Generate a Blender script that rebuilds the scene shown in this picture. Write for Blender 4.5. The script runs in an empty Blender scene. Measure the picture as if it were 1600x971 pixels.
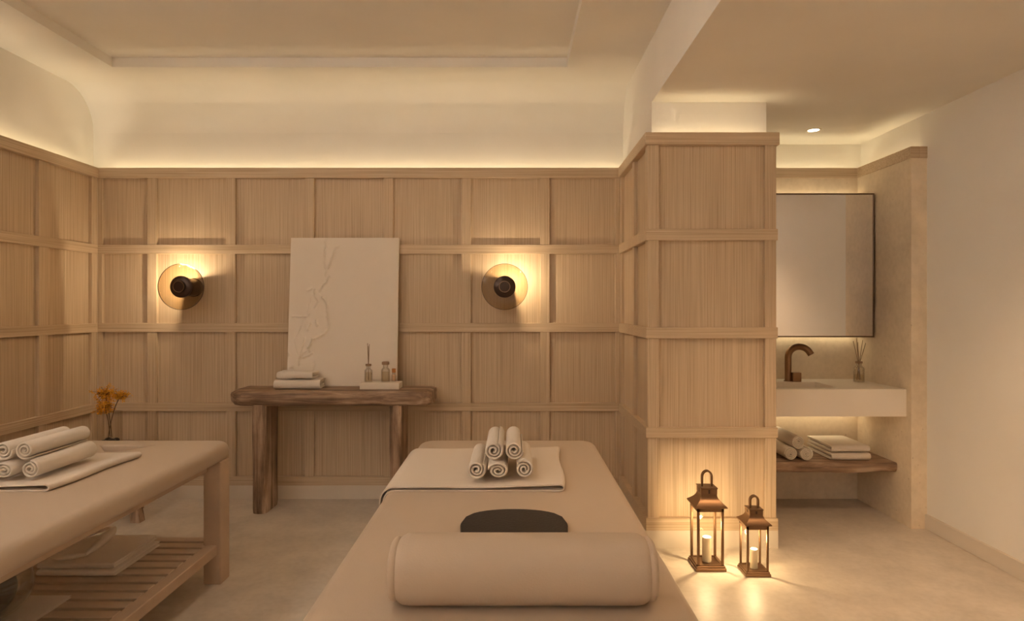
import bpy, bmesh, math, random
from mathutils import Vector, Matrix, noise
PI = math.pi
random.seed(7)
C = bpy.context.scene.collection
scene = bpy.context.scene

# ---------------------------------------------------------------- materials
def mat(name):
    m = bpy.data.materials.new(name); m.use_nodes = True
    nt = m.node_tree; nt.nodes.clear()
    out = nt.nodes.new('ShaderNodeOutputMaterial')
    b = nt.nodes.new('ShaderNodeBsdfPrincipled')
    nt.links.new(b.outputs[0], out.inputs[0])
    return m, nt, b, out

def node(nt, t, **kw):
    n = nt.nodes.new(t)
    for k, v in kw.items():
        if k in n.inputs: n.inputs[k].default_value = v
        else: setattr(n, k, v)
    return n

def coords(nt, scale=(1, 1, 1), rot=(0, 0, 0)):
    tc = node(nt, 'ShaderNodeTexCoord'); mp = node(nt, 'ShaderNodeMapping')
    mp.inputs['Scale'].default_value = scale; mp.inputs['Rotation'].default_value = rot
    nt.links.new(tc.outputs['Object'], mp.inputs['Vector'])
    return mp.outputs[0]

def ramp(nt, fac, stops):
    r = node(nt, 'ShaderNodeValToRGB')
    e = r.color_ramp.elements
    while len(e) < len(stops): e.new(0.5)
    for k, (p, c) in zip(e, stops):
        k.position = p; k.color = (*c, 1)
    nt.links.new(fac, r.inputs[0])
    return r.outputs[0]

def bump(nt, b, h, strength, dist=0.01):
    n = node(nt, 'ShaderNodeBump'); n.inputs['Strength'].default_value = strength; n.inputs['Distance'].default_value = dist
    nt.links.new(h, n.inputs['Height']); nt.links.new(n.outputs[0], b.inputs['Normal'])

def mixc(nt, a, bb, fac, mode='MIX'):
    n = node(nt, 'ShaderNodeMix', data_type='RGBA', blend_type=mode)
    if isinstance(fac, float): n.inputs[0].default_value = fac
    else: nt.links.new(fac, n.inputs[0])
    for i, v in ((6, a), (7, bb)):
        if isinstance(v, tuple): n.inputs[i].default_value = (*v, 1)
        else: nt.links.new(v, n.inputs[i])
    return n.outputs[2]

def plain(name, col, rough=0.7, metal=0.0, nscale=0, nstr=0.0, var=0.0, vscale=3):
    m, nt, b, o = mat(name)
    b.inputs['Roughness'].default_value = rough; b.inputs['Metallic'].default_value = metal
    b.inputs['Base Color'].default_value = (*col, 1)
    if var:
        t = node(nt, 'ShaderNodeTexNoise', Scale=vscale, Detail=4.0)
        nt.links.new(coords(nt), t.inputs['Vector'])
        lo = tuple(c * (1 - var) for c in col); hi = tuple(min(1, c * (1 + var)) for c in col)
        nt.links.new(ramp(nt, t.outputs[0], [(0.3, lo), (0.7, hi)]), b.inputs['Base Color'])
    if nscale:
        t = node(nt, 'ShaderNodeTexNoise', Scale=nscale, Detail=3.0)
        nt.links.new(coords(nt), t.inputs['Vector'])
        bump(nt, b, t.outputs[0], nstr)
    return m

def oak(name, axis, tint=1.0):
    """combed light oak; grain runs along axis 0/1/2"""
    m, nt, b, o = mat(name)
    s = [150.0, 150.0, 150.0]; s[axis] = 1.6
    t = node(nt, 'ShaderNodeTexNoise', Scale=1.0, Detail=3.0, Roughness=0.6); nt.links.new(coords(nt, s), t.inputs['Vector'])
    s2 = [11.0, 11.0, 11.0]; s2[axis] = 0.9
    t2 = node(nt, 'ShaderNodeTexNoise', Scale=1.0, Detail=2.0); nt.links.new(coords(nt, s2), t2.inputs['Vector'])
    c1 = ramp(nt, t.outputs[0], [(0.30, tuple(x * tint for x in (0.44, 0.325, 0.205))), (0.5, tuple(x * tint for x in (0.565, 0.435, 0.295))), (0.72, tuple(x * tint for x in (0.66, 0.525, 0.37)))])
    c2 = ramp(nt, t2.outputs[0], [(0.3, (0.93, 0.915, 0.90)), (0.7, (1.0, 1.0, 1.0))])
    nt.links.new(mixc(nt, c1, c2, 1.0, 'MULTIPLY'), b.inputs['Base Color'])
    b.inputs['Roughness'].default_value = 0.55
    bump(nt, b, t.outputs[0], 0.25, 0.003)
    return m

def rustic(name, axis, seed=0.0):
    m, nt, b, o = mat(name)
    s = [26.0, 26.0, 26.0]; s[axis] = 2.2
    t = node(nt, 'ShaderNodeTexNoise', Scale=1.0, Detail=6.0, Roughness=0.65, Distortion=0.6); nt.links.new(coords(nt, s), t.inputs['Vector'])
    t2 = node(nt, 'ShaderNodeTexNoise', Scale=6.0, Detail=3.0); nt.links.new(coords(nt), t2.inputs['Vector'])
    c1 = ramp(nt, t.outputs[0], [(0.30, (0.085, 0.05, 0.03)), (0.5, (0.33, 0.22, 0.145)), (0.72, (0.68, 0.52, 0.38))])
    c2 = ramp(nt, t2.outputs[0], [(0.35, (0.68, 0.62, 0.56)), (0.65, (1.0, 1.0, 1.0))])
    nt.links.new(mixc(nt, c1, c2, 1.0, 'MULTIPLY'), b.inputs['Base Color'])
    b.inputs['Roughness'].default_value = 0.6
    bump(nt, b, t.outputs[0], 0.6, 0.008)
    return m

def stone(name, base, pit=0.5, spec=0.55, mott=0.12):
    m, nt, b, o = mat(name)
    v = coords(nt)
    t = node(nt, 'ShaderNodeTexNoise', Scale=5.0, Detail=8.0, Roughness=0.62); nt.links.new(v, t.inputs['Vector'])
    t2 = node(nt, 'ShaderNodeTexNoise', Scale=38.0, Detail=4.0); nt.links.new(v, t2.inputs['Vector'])
    vo = node(nt, 'ShaderNodeTexVoronoi', Scale=21.0, Randomness=1.0); nt.links.new(v, vo.inputs['Vector'])
    lo = tuple(c * (1 - mott) for c in base); hi = tuple(c * (1 + mott) for c in base)
    c1 = ramp(nt, t.outputs[0], [(0.3, lo), (0.7, hi)])
    c2 = ramp(nt, t2.outputs[0], [(0.3, (0.93, 0.92, 0.9)), (0.6, (1, 1, 1))])
    c = mixc(nt, c1, c2, 1.0, 'MULTIPLY')
    if pit:
        c3 = ramp(nt, vo.outputs['Distance'], [(0.05, (0.62, 0.56, 0.5)), (0.13, (1, 1, 1))])
        msk = ramp(nt, t.outputs[0], [(0.52, (0, 0, 0)), (0.6, (1, 1, 1))])
        c = mixc(nt, c, mixc(nt, c, c3, pit, 'MULTIPLY'), msk)
    nt.links.new(c, b.inputs['Base Color'])
    b.inputs['Roughness'].default_value = spec
    bump(nt, b, t2.outputs[0], 0.12, 0.004)
    return m

def glassy(name, tint, amount=0.12, rough=0.02, cap_=0.5):
    """thin pane: lets light straight through, with reflections"""
    m, nt, b, out = mat(name)
    nt.nodes.remove(b)
    tr = node(nt, 'ShaderNodeBsdfTransparent'); tr.inputs[0].default_value = (*tint, 1)
    gl = node(nt, 'ShaderNodeBsdfGlossy'); gl.inputs['Roughness'].default_value = rough
    fr = node(nt, 'ShaderNodeFresnel'); fr.inputs[0].default_value = 1.45
    m0 = node(nt, 'ShaderNodeMath', operation='MULTIPLY'); m0.inputs[1].default_value = amount * 8
    ma = node(nt, 'ShaderNodeMath', operation='MINIMUM'); ma.inputs[1].default_value = cap_
    nt.links.new(fr.outputs[0], m0.inputs[0]); nt.links.new(m0.outputs[0], ma.inputs[0])
    mx = node(nt, 'ShaderNodeMixShader')
    nt.links.new(ma.outputs[0], mx.inputs[0]); nt.links.new(tr.outputs[0], mx.inputs[1]); nt.links.new(gl.outputs[0], mx.inputs[2])
    nt.links.new(mx.outputs[0], out.inputs[0])
    return m

def emit(name, col, strength):
    m, nt, b, out = mat(name)
    b.inputs['Base Color'].default_value = (0.9, 0.85, 0.75, 1)
    b.inputs['Emission Color'].default_value = (*col, 1)
    b.inputs['Emission Strength'].default_value = strength
    return m

M = dict(
    plaster=plain('plaster', (0.79, 0.765, 0.715), 0.85, nscale=60, nstr=0.03, var=0.03, vscale=2.0),
    oak_x=oak('oak_grain_across', 0), oak_y=oak('oak_grain_deep', 1), oak_z=oak('oak_grain_upright', 2),
    skirting=plain('pale_stone_skirting', (0.66, 0.59, 0.50), 0.6, var=0.05),
    floor=stone('limestone_floor', (0.63, 0.565, 0.485), 0.0, 0.42, 0.13),
    travertine=stone('travertine', (0.72, 0.61, 0.465), 0.8, 0.6, 0.10),
    solid=plain('solid_surface', (0.78, 0.71, 0.62), 0.45, var=0.02),
    leather=plain('cream_upholstery', (0.50, 0.40, 0.305), 0.5, nscale=220, nstr=0.05),
    towel=plain('cotton_towel', (0.72, 0.655, 0.575), 0.95, nscale=420, nstr=0.35),
    white_towel=plain('white_terry', (0.88, 0.83, 0.76), 0.95, nscale=420, nstr=0.35),
    linen=plain('cotton_sheet', (0.68, 0.60, 0.51), 0.9, nscale=300, nstr=0.15),
    ash=plain('pale_timber', (0.50, 0.375, 0.27), 0.55, var=0.08, vscale=8),
    ash_dark=plain('pale_timber_slat', (0.62, 0.50, 0.39), 0.55, var=0.07, vscale=9),
    rustic_x=rustic('aged_timber_across', 0), rustic_z=rustic('aged_timber_upright', 2),
    canvas=plain('plaster_relief', (0.74, 0.665, 0.575), 0.9, nscale=160, nstr=0.06),
    bronze=plain('brushed_bronze', (0.30, 0.175, 0.095), 0.38, 0.85),
    darkbronze=plain('dark_bronze', (0.055, 0.032, 0.022), 0.28, 0.6),
    lantern=plain('antique_brass', (0.21, 0.122, 0.066), 0.36, 0.85),
    mirror=plain('mirror_glass', (0.88, 0.86, 0.84), 0.015, 1.0),
    frame=plain('bronze_frame', (0.16, 0.095, 0.055), 0.4, 0.6),
    pane=glassy('clear_pane', (0.985, 0.98, 0.97), 0.03, 0.02, 0.022),
    smoked=glassy('smoked_glass', (0.80, 0.73, 0.62), 0.10),
    clear=glassy('clear_glass', (0.965, 0.955, 0.935), 0.16, 0.02, 0.32),
    vase=glassy('vase_glass', (0.97, 0.96, 0.94), 0.08, 0.02, 0.10),
    bowl_glass=glassy('bowl_glass', (0.95, 0.94, 0.92), 0.2, 0.03, 0.4),
    wax=plain('ivory_wax', (0.80, 0.68, 0.48), 0.5),
    glow=emit('glowing_wax_top', (1.0, 0.86, 0.62), 14.0),
    lens=emit('downlight_lens', (1.0, 0.90, 0.68), 14.0),
    white_trim=plain('white_trim', (0.8, 0.74, 0.65), 0.5),
    cocoa=plain('dark_brown_hide', (0.026, 0.017, 0.011), 0.75, nscale=120, nstr=0.2),
    black=plain('black_pebble', (0.02, 0.019, 0.018), 0.35),
    darkball=plain('dark_wooden_ball', (0.040, 0.030, 0.024), 0.5, var=0.25, vscale=14),
    yellow=plain('yellow_blossom', (0.72, 0.36, 0.03), 0.8, var=0.25, vscale=60),
    twig=plain('brown_twig', (0.15, 0.09, 0.045), 0.8),
    reed=plain('rattan_reed', (0.22, 0.13, 0.065), 0.8),
    cork=plain('cork', (0.30, 0.19, 0.11), 0.8),
    amber=plain('orange_cap', (0.55, 0.22, 0.06), 0.5),
    blush=plain('pale_amber_oil', (0.75, 0.50, 0.32), 0.3),
    sand=plain('sand_coloured_box', (0.76, 0.68, 0.57), 0.7),
    drain=plain('basin_shade', (0.72, 0.65, 0.56), 0.5),
)

# ---------------------------------------------------------------- mesh helpers
def BM(): return bmesh.new()

def obj(name, bm, m, parent=None, smooth=False, angle=40, kind=None, label=None):
    me = bpy.data.meshes.new(name)
    bmesh.ops.recalc_face_normals(bm, faces=bm.faces)
    bm.to_mesh(me); bm.free()
    if smooth:
        for p in me.polygons: p.use_smooth = True
        me.set_sharp_from_angle(angle=math.radians(angle))
    me.materials.append(M[m] if isinstance(m, str) else m)
    o = bpy.data.objects.new(name, me); C.objects.link(o)
    if parent is not None: o.parent = parent
    if kind: o['kind'] = kind
    if label: o['label'] = label
    return o

def tag(o, label, cat, group=None):
    o['label'] = label; o['category'] = cat
    if group: o['group'] = group
    return o

def thing(name, label, cat, loc=(0, 0, 0), rz=0.0, group=None):
    o = bpy.data.objects.new(name, None); C.objects.link(o)
    o.empty_display_size = 0.05
    o.location = loc; o.rotation_euler = (0, 0, rz)
    return tag(o, label, cat, group)

def struct(name, bm, m, label=None, parent=None, smooth=False, angle=40):
    o = obj(name, bm, m, parent, smooth, angle, kind='structure')
    if label: o['label'] = label
    return o

def dup(root, loc, rz=None, label=None, group=None):
    r = root.copy(); C.objects.link(r); r.location = loc
    if rz is not None: r.rotation_euler = (0, 0, rz)
    if label: r['label'] = label
    if group: r['group'] = group
    for ch in list(root.children):
        c = ch.copy(); C.objects.link(c); c.parent = r
        for g in list(ch.children):
            d = g.copy(); C.objects.link(d); d.parent = c
    return r

def box(bm, x0, x1, y0, y1, z0, z1, bev=0.0, seg=2):
    vs = [bm.verts.new((x, y, z)) for x in (x0, x1) for y in (y0, y1) for z in (z0, z1)]
    idx = [(0, 1, 3, 2), (4, 6, 7, 5), (0, 4, 5, 1), (2, 3, 7, 6), (0, 2, 6, 4), (1, 5, 7, 3)]
    fs = [bm.faces.new([vs[i] for i in f]) for f in idx]
    if bev:
        es = list({e for f in fs for e in f.edges})
        bmesh.ops.bevel(bm, geom=es, offset=bev, segments=seg, profile=0.5, affect='EDGES')
    return bm

def loft(bm, rings, cap0=True, cap1=True, closed=True):
    vr = [[bm.verts.new(p) for p in r] for r in rings]
    n = len(vr[0])
    for a, b in zip(vr, vr[1:]):
        for i in range(n if closed else n - 1):
            j = (i + 1) % n
            try: bm.faces.new((a[i], a[j], b[j], b[i]))
            except ValueError: pass
    if cap0: bm.faces.new(list(reversed(vr[0])))
    if cap1: bm.faces.new(vr[-1])
    return bm

def lathe(bm, prof, cx=0, cy=0, z0=0, n=32, cap0=True, cap1=True, axis='Z'):
    rings = []
    for r, z in prof:
        ring = []
        for i in range(n):
            a = 2 * PI * i / n
            if axis == 'Z': ring.append((cx + r * math.cos(a), cy + r * math.sin(a), z0 + z))
            else: ring.append((cx + r * math.cos(a), cy + z, z0 + r * math.sin(a)))
        rings.append(ring)
    return loft(bm, rings, cap0, cap1)

def tube(bm, pts, r, n=10, cap=True):
    """r: number or list"""
    pts = [Vector(p) for p in pts]
    rs = r if isinstance(r, (list, tuple)) else [r] * len(pts)
    t0 = (pts[1] - pts[0]).normalized()
    up = Vector((0, 0, 1)) if abs(t0.z) < 0.9 else Vector((1, 0, 0))
    u = t0.cross(up).normalized()
    rings = []
    for i, p in enumerate(pts):
        t = (pts[min(i + 1, len(pts) - 1)] - pts[max(i - 1, 0)]).normalized()
        u = (u - t * u.dot(t)).normalized(); v = t.cross(u)
        rings.append([p + (u * math.cos(2 * PI * k / n) + v * math.sin(2 * PI * k / n)) * rs[i] for k in range(n)])
    return loft(bm, rings, cap, cap)

def rrect(w, d, r, n=6, cx=0, cy=0):
    """rounded rectangle outline in plan"""
    pts = []
    for sx, sy, a0 in ((1, 1, 0), (-1, 1, PI / 2), (-1, -1, PI), (1, -1, 1.5 * PI)):
        for k in range(n + 1):
            a = a0 + PI / 2 * k / n
            pts.append((cx + sx * (w / 2 - r) + r * math.cos(a), cy + sy * (d / 2 - r) + r * math.sin(a)))
    return pts

def band(bm, path, t, s0, s1, axis='Y', soft=0.005, wob=0.0, seed=0.0, nmid=6):
    """a cloth band: centre line path (2-D) of thickness t swept from s0 to s1 along axis, edges softened"""
    n = len(path)
    nor = []
    for i in range(n):
        a = path[max(i - 1, 0)]; b = path[min(i + 1, n - 1)]
        dx, dz = b[0] - a[0], b[1] - a[1]; L = math.hypot(dx, dz) or 1
        nor.append((-dz / L, dx / L))
    st = [(0, 0.35), (soft * 0.35, 0.75), (soft, 1.0)]
    st += [((s1 - s0) * k / nmid, 1.0) for k in range(1, nmid)]
    st += [(s1 - s0 - soft, 1.0), (s1 - s0 - soft * 0.35, 0.75), (s1 - s0, 0.35)]
    rings = []
    for s, k in st:
        up = []; dn = []
        for i, ((x, z), (nx, nz)) in enumerate(zip(path, nor)):
            e = 1.0
            if i == 0 or i == n - 1: e = 0.45
            h = t / 2 * k * e
            w = wob * noise.noise((x * 14 + seed, (s0 + s) * 9, z * 14 + seed)) if wob else 0
            up.append((x + nx * h, z + nz * h + w)); dn.append((x - nx * h, z - nz * h + w))
        loop = up + dn[::-1]
        y = s0 + s
        rings.append([(p[0], y, p[1]) if axis == 'Y' else (y, p[0], p[1]) for p in loop])
    vr = [[bm.verts.new(p) for p in r] for r in rings]
    m = len(vr[0])
    for a, b in zip(vr, vr[1:]):
        for i in range(m):
            j = (i + 1) % m
            bm.faces.new((a[i], a[j], b[j], b[i]))
    for r in (vr[0], vr[-1]):
        for i in range(n - 1):
            bm.faces.new((r[i], r[i + 1], r[m - 2 - i], r[m - 1 - i]))
    return bm

# ---------------------------------------------------------------- room constants (metres; camera at the origin in plan)
XL, XR = -2.594, 2.24
YB, YR = 4.0, -5.5
CAPZ = 2.069
HI, LO = 2.57, 2.247
PX0, PX1, PY0 = 0.672, 1.313, 3.187      # wood-clad column
NX = 2.155                               # niche side
RAILS = [(1.532, 1.589), (1.043, 1.099), (0.548, 0.600)]
PD = 0.020                               # stile depth

# floor
struct('floor', box(BM(), XL - 0.3, XR + 0.3, YR - 0.2, YB + 0.3, -0.1, 0.0), 'floor', 'beige mottled limestone floor')
# plaster walls
struct('wall_back', box(BM(), XL - 0.11, 1.0, YB + 0.12, YB + 0.25, 0, HI + 0.1), 'plaster', 'cream plaster back wall above the oak panelling')
struct('wall_left', box(BM(), XL - 0.25, XL - 0.105, YR - 0.1, YB + 0.12, 0, HI + 0.1), 'plaster', 'cream plaster left wall above the oak panelling')
struct('wall_right', box(BM(), XR, XR + 0.15, YR - 0.1, YB + 0.12, 0, LO + 0.2), 'plaster', 'plain cream plaster right wall')
WX0, WX1, WZ0, WZ1 = -2.3, 0.9, 0.80, 2.40  # unseen window opening, added to let fill light in from behind
bm = BM()
box(bm, XL - 0.25, WX0, YR - 0.2, YR, 0, HI + 0.1); box(bm, WX1, XR + 0.15, YR - 0.2, YR, 0, HI + 0.1)
box(bm, WX0, WX1, YR - 0.2, YR, 0, WZ0); box(bm, WX0, WX1, YR - 0.2, YR, WZ1, HI + 0.1)
struct('wall_rear', bm, 'plaster', 'cream plaster wall behind the camera with an added window opening for fill light')
bm = BM()
for x in (WX0, -1.25, -0.18, WX1 - 0.05): box(bm, x, x + 0.05, YR - 0.12, YR - 0.07, WZ0, WZ1)
box(bm, WX0, WX1, YR - 0.12, YR - 0.07, WZ0, WZ0 + 0.05); box(bm, WX0, WX1, YR - 0.12, YR - 0.07, WZ1 - 0.05, WZ1)
win = struct('fill_window', bm, 'white_trim', 'added wide window with three panes behind the camera, letting in fill light')
struct('fill_window_pane', box(BM(), WX0 + 0.01, WX1 - 0.01, YR - 0.097, YR - 0.093, WZ0 + 0.01, WZ1 - 0.01), 'pane', None, win)
struct('niche_wall', box(BM(), 1.0, XR + 0.15, YB + 0.12, YB + 0.25, 0, LO + 0.2), 'plaster', 'cream plaster wall above the niche')

# main ceiling with tray and coved rear edge
bm = BM()
TX0, TX1, TY0, TY1, TZ = -2.285, 0.31, 0.15, 3.65, HI + 0.054
CX0, CX1 = XL - 0.105, 0.711
R = 0.25
def quad(bm, *p): return bm.faces.new([bm.verts.new(q) for q in p])
ye = YB + 0.12 - R
quad(bm, (CX0, YR, HI), (TX0, TY0, HI), (TX1, TY0, HI), (CX1, YR, HI))
quad(bm, (CX0, YR, HI), (CX0, ye, HI), (TX0, TY1, HI), (TX0, TY0, HI))
quad(bm, (CX0, ye, HI), (CX1, ye, HI), (TX1, TY1, HI), (TX0, TY1, HI))
quad(bm, (CX1, ye, HI), (CX1, YR, HI), (TX1, TY0, HI), (TX1, TY1, HI))
tr = [(TX0, TY0), (TX1, TY0), (TX1, TY1), (TX0, TY1)]
for i in range(4):
    a, b = tr[i], tr[(i + 1) % 4]
    quad(bm, (*a, HI), (*b, HI), (*b, TZ), (*a, TZ))
quad(bm, *[(*p, TZ) for p in tr])
prev = None
for k in range(13):
    a = PI / 2 * k / 12
    y, z = ye + R * math.sin(a), HI - R + R * math.cos(a)
    cur = (bm.verts.new((CX0, y, z)), bm.verts.new((CX1, y, z)))
    if prev: bm.faces.new((prev[0], prev[1], cur[1], cur[0]))
    prev = cur
bmesh.ops.remove_doubles(bm, verts=bm.verts, dist=1e-5)
o = struct('ceiling', bm, 'plaster', 'cream ceiling with a shallow recessed tray', smooth=True, angle=30)
# lowered ceiling over the wash area
bm = BM(); box(bm, 0.71, XR + 0.15, YR - 0.1, YB + 0.12, LO, HI + 0.12)
struct('ceiling_lowered', bm, 'plaster', 'lowered flat ceiling over the wash area, its side dropping like a beam')

# oak panelling, back wall
def cap(bm, x0, x1, y0, y1, z1=CAPZ, h=0.063):
    box(bm, x0, x1, y0, y1, z1 - h, z1, 0.003, 1)

bm = BM(); box(bm, XL, PX0 + 0.05, YB + PD, YB + 0.04, 0, CAPZ - 0.02)
t1 = struct('trim_1', bm, 'oak_z', 'light oak panelling on the back wall')
stX = [-2.594, -2.284, -1.792, -1.300, -0.806, -0.320, 0.172, 0.642]
for x in stX:
    w = 0.059 if x not in (stX[0], stX[-1]) else 0.03
    struct('trim_stile', box(BM(), x, x + w, YB - 0.0005, YB + PD + 0.004, 0.13, CAPZ - 0.06, 0.0015, 1), 'oak_z', None, t1)
for z0, z1 in RAILS:
    struct('trim_rail', box(BM(), XL, PX0 + 0.01, YB - 0.003, YB + PD + 0.004, z0, z1, 0.0015, 1), 'oak_x', None, t1)
bm = BM(); cap(bm, XL - 0.05, PX0 + 0.02, YB - 0.012, YB + 0.05)
struct('trim_cap', bm, 'oak_x', None, t1)
struct('trim_base', box(BM(), XL, PX0 + 0.01, YB - 0.006, YB + PD + 0.004, 0.085, 0.14, 0.0015, 1), 'oak_x', None, t1)
struct('baseboard_back', box(BM(), XL, PX0 + 0.02, YB - 0.004, YB + 0.03, 0, 0.088), 'skirting', 'pale stone skirting along the back wall')

# added ledge hiding the fill strip over the added window
bm = BM(); box(bm, XL, 0.70, YR, YR + 0.10, 2.43, 2.45); box(bm, XL, 0.70, YR + 0.085, YR + 0.10, 2.45, 2.48)
struct('trim_4', bm, 'oak_x', 'added oak ledge along the rear wall, holding a fill cove')
# oak panelling, left wall
bm = BM(); box(bm, XL - 0.04, XL - PD, YR, YB + 0.03, 0, CAPZ - 0.02)
t2 = struct('trim_2', bm, 'oak_z', 'light oak panelling on the left wall')
for k in range(12):
    y = 3.505 - 0.492 * (k - 1)
    w = 0.073
    if k == 0: y, w = 3.945, 0.055
    if y < YR: break
    struct('trim_stile', box(BM(), XL - PD - 0.004, XL + 0.0005, y, y + w, 0.13, CAPZ - 0.06, 0.0015, 1), 'oak_z', None, t2)
for z0, z1 in RAILS:
    struct('trim_rail', box(BM(), XL - PD - 0.004, XL + 0.003, YR, YB, z0, z1, 0.0015, 1), 'oak_y', None, t2)
bm = BM(); cap(bm, XL - 0.05, XL + 0.012, YR, YB)
struct('trim_cap', bm, 'oak_y', None, t2)
struct('trim_base', box(BM(), XL - PD - 0.004, XL + 0.006, YR, YB, 0.085, 0.14, 0.0015, 1), 'oak_y', None, t2)
struct('baseboard_left', box(BM(), XL - 0.03, XL + 0.004, YR, YB, 0, 0.088), 'skirting', 'pale stone skirting along the left wall')

# wood-clad column
bm = BM(); box(bm, PX0 + PD, PX1 - PD, PY0 + PD, YB + 0.02, 0, 2.01)
col = struct('column', bm, 'oak_z', 'light oak clad column with panelled faces and a lit ledge')
for x0, x1, y0, y1 in ((PX0, PX0 + 0.057, PY0, PY0 + 0.057), (PX1 - 0.057, PX1, PY0, PY0 + 0.057), (PX0, PX0 + 0.03, 3.545, 3.600), (PX0, PX0 + 0.03, 3.965, 4.0)):
    struct('column_stile', box(BM(), x0, x1, y0, y1, 0.13, CAPZ - 0.06, 0.0015, 1), 'oak_z', None, col)
for z0, z1 in RAILS:
    bm = BM(); box(bm, PX0 - 0.009, PX1 + 0.006, PY0 - 0.006, YB - 0.004, z0, z1, 0.002, 1)
    struct('column_rail', bm, 'oak_x', None, col)
bm = BM(); box(bm, PX0 - 0.014, PX1 + 0.014, PY0 - 0.010, 3.212, CAPZ - 0.063, CAPZ, 0.003, 1)
box(bm, PX0 - 0.014, PX0 + 0.022, 3.210, YB - 0.013, CAPZ - 0.063, CAPZ, 0.003, 1)
struct('column_cap', bm, 'oak_x', None, col)
bm = BM(); box(bm, PX0 - 0.010, PX1 + 0.006, PY0 - 0.010, YB - 0.007, 0.088, 0.150, 0.002, 1)
struct('column_base', bm, 'oak_x', None, col)
struct('baseboard_column', box(BM(), PX0 - 0.010, PX1 + 0.006, PY0 - 0.009, YB - 0.005, 0, 0.09), 'skirting', 'pale stone skirting around the column foot')
struct('column_core', box(BM(), 0.7105, 1.296, 3.27, YB + 0.125, 2.0, LO + 0.02), 'plaster', 'cream plaster top of the column above the oak cap')

# niche
bm = BM(); box(bm, PX1 - 0.03, XR - 0.02, YB, YB + 0.04, 0, 2.006)
struct('wall_niche_back', bm, 'travertine', 'travertine back wall of the washbasin niche')
bm = BM(); box(bm, NX, XR + 0.02, 3.46, YB + 0.04, 0, 2.006)
struct('wall_niche_side', bm, 'travertine', 'travertine side wall of the washbasin niche')
bm = BM(); box(bm, PX1 - 0.03, NX + 0.01, YB - 0.006, YB + 0.045, 2.006, CAPZ, 0.002, 1)
box(bm, NX - 0.004, NX + 0.045, 3.456, YB + 0.045, 2.006, CAPZ, 0.002, 1)
box(bm, NX + 0.0455, XR + 0.005, 3.456, 3.50, 2.006, CAPZ, 0.002, 1)
struct('trim_3', bm, 'oak_x', 'oak cap along the top of the travertine niche')
struct('baseboard_right', box(BM(), XR - 0.012, XR + 0.01, YR, 3.46, 0, 0.080, 0.002, 1), 'skirting', 'beige skirting along the right wall')

# ---------------------------------------------------------------- lights of the room, with added fill lights
def area(name, loc, rot, sx, sy, energy, col, spread=180):
    l = bpy.data.lights.new(name, 'AREA'); l.shape = 'RECTANGLE'; l.size = sx; l.size_y = sy
    l.energy = energy; l.color = col; l.spread = math.radians(spread)
    o = bpy.data.objects.new(name, l); C.objects.link(o); o.location = loc; o.rotation_euler = rot
    return o
def point(name, loc, energy, col, r=0.01):
    l = bpy.data.lights.new(name, 'POINT'); l.energy = energy; l.color = col; l.shadow_soft_size = r
    o = bpy.data.objects.new(name, l); C.objects.link(o); o.location = loc
    return o
COVE = (1.0, 0.80, 0.46)
WARM = (1.0, 0.645, 0.36)
UP = (PI, 0, 0)
KP = 4.2
LAMP_FILL = (1.0, 0.82, 0.64)
KW, WIN_FILL = 14.0, (1.0, 0.83, 0.66)
l_fill = area('window_fill', ((WX0 + WX1) / 2, YR - 0.35, (WZ0 + WZ1) / 2 + 0.2), (PI / 2, 0, 0), 3.4, 1.9, KW, WIN_FILL)  # added fill light shining in through the invented rear window
KC = 0.98
KE = 19.0
COVE_FILL = (1.0, 0.925, 0.88)      # watts per metre of cove strip
LX = PX0 - XL
area('cove_back', ((XL + PX0) / 2, YB + 0.078, 2.035), UP, LX + 0.05, 0.02, KC * LX, COVE)
area('cove_left', (XL - 0.066, (2.0 + YB) / 2, 2.035), UP, 0.02, YB - 2.0, KC * (YB - 2.0), COVE)
area('fill_cove_left', (XL - 0.066, (YR + 1.7) / 2, 2.035), UP, 0.02, 1.7 - YR, KE * 1.35 * (1.7 - YR), COVE_FILL)  # unseen strip added behind the camera, brighter and whiter, as ceiling fill
area('fill_cove_rear', ((XL + PX0) / 2, YR + 0.045, 2.456), UP, LX, 0.02, KE * 0.5 * LX, COVE_FILL)  # unseen strip added on the rear ledge to lift the ambient light
area('cove_column', (1.0, 3.230, 2.035), UP, 0.58, 0.02, KC * 0.45, COVE)
area('cove_niche_back', ((PX1 + XR) / 2 - 0.02, YB + 0.08, 2.035), UP, 0.85, 0.02, KC * 0.7, COVE)
area('cove_niche_side', (NX + 0.064, 3.77, 2.035), UP, 0.02, 0.5, KC * 0.33, COVE)

# ---------------------------------------------------------------- downlights
def downlight(x, y, label, energy, cone=110):
    t = thing('downlight', label, 'downlight', (x, y, LO), 0, 'recessed downlights')
    bm = BM(); lathe(bm, [(0.030, -0.001), (0.032, -0.004), (0.042, -0.004), (0.044, 0.0), (0.044, 0.004)], n=40, cap0=False, cap1=False)
    obj('trim_ring', bm, 'white_trim', t, True)
    bm = BM(); lathe(bm, [(0.001, -0.0025), (0.031, -0.0025), (0.031, 0.001)], n=40)
    obj('lens', bm, 'lens', t)
    l = bpy.data.lights.new('downlight_lamp', 'SPOT'); l.energy = energy; l.color = WARM; l.spot_size = math.radians(cone); l.spot_blend = 0.8; l.shadow_soft_size = 0.03
    o = bpy.data.objects.new('downlight_lamp', l); C.objects.link(o); o.location = (x, y, LO - 0.012)
downlight(1.777, 3.78, 'small round downlight glowing in the lowered ceiling above the washbasin', 2.0)
downlight(1.46, 2.02, 'round downlight in the lowered ceiling, second from the niche', 82.0, 108)
downlight(1.50, -1.20, 'round downlight in the lowered ceiling, third from the niche', 82.0, 108)

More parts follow.
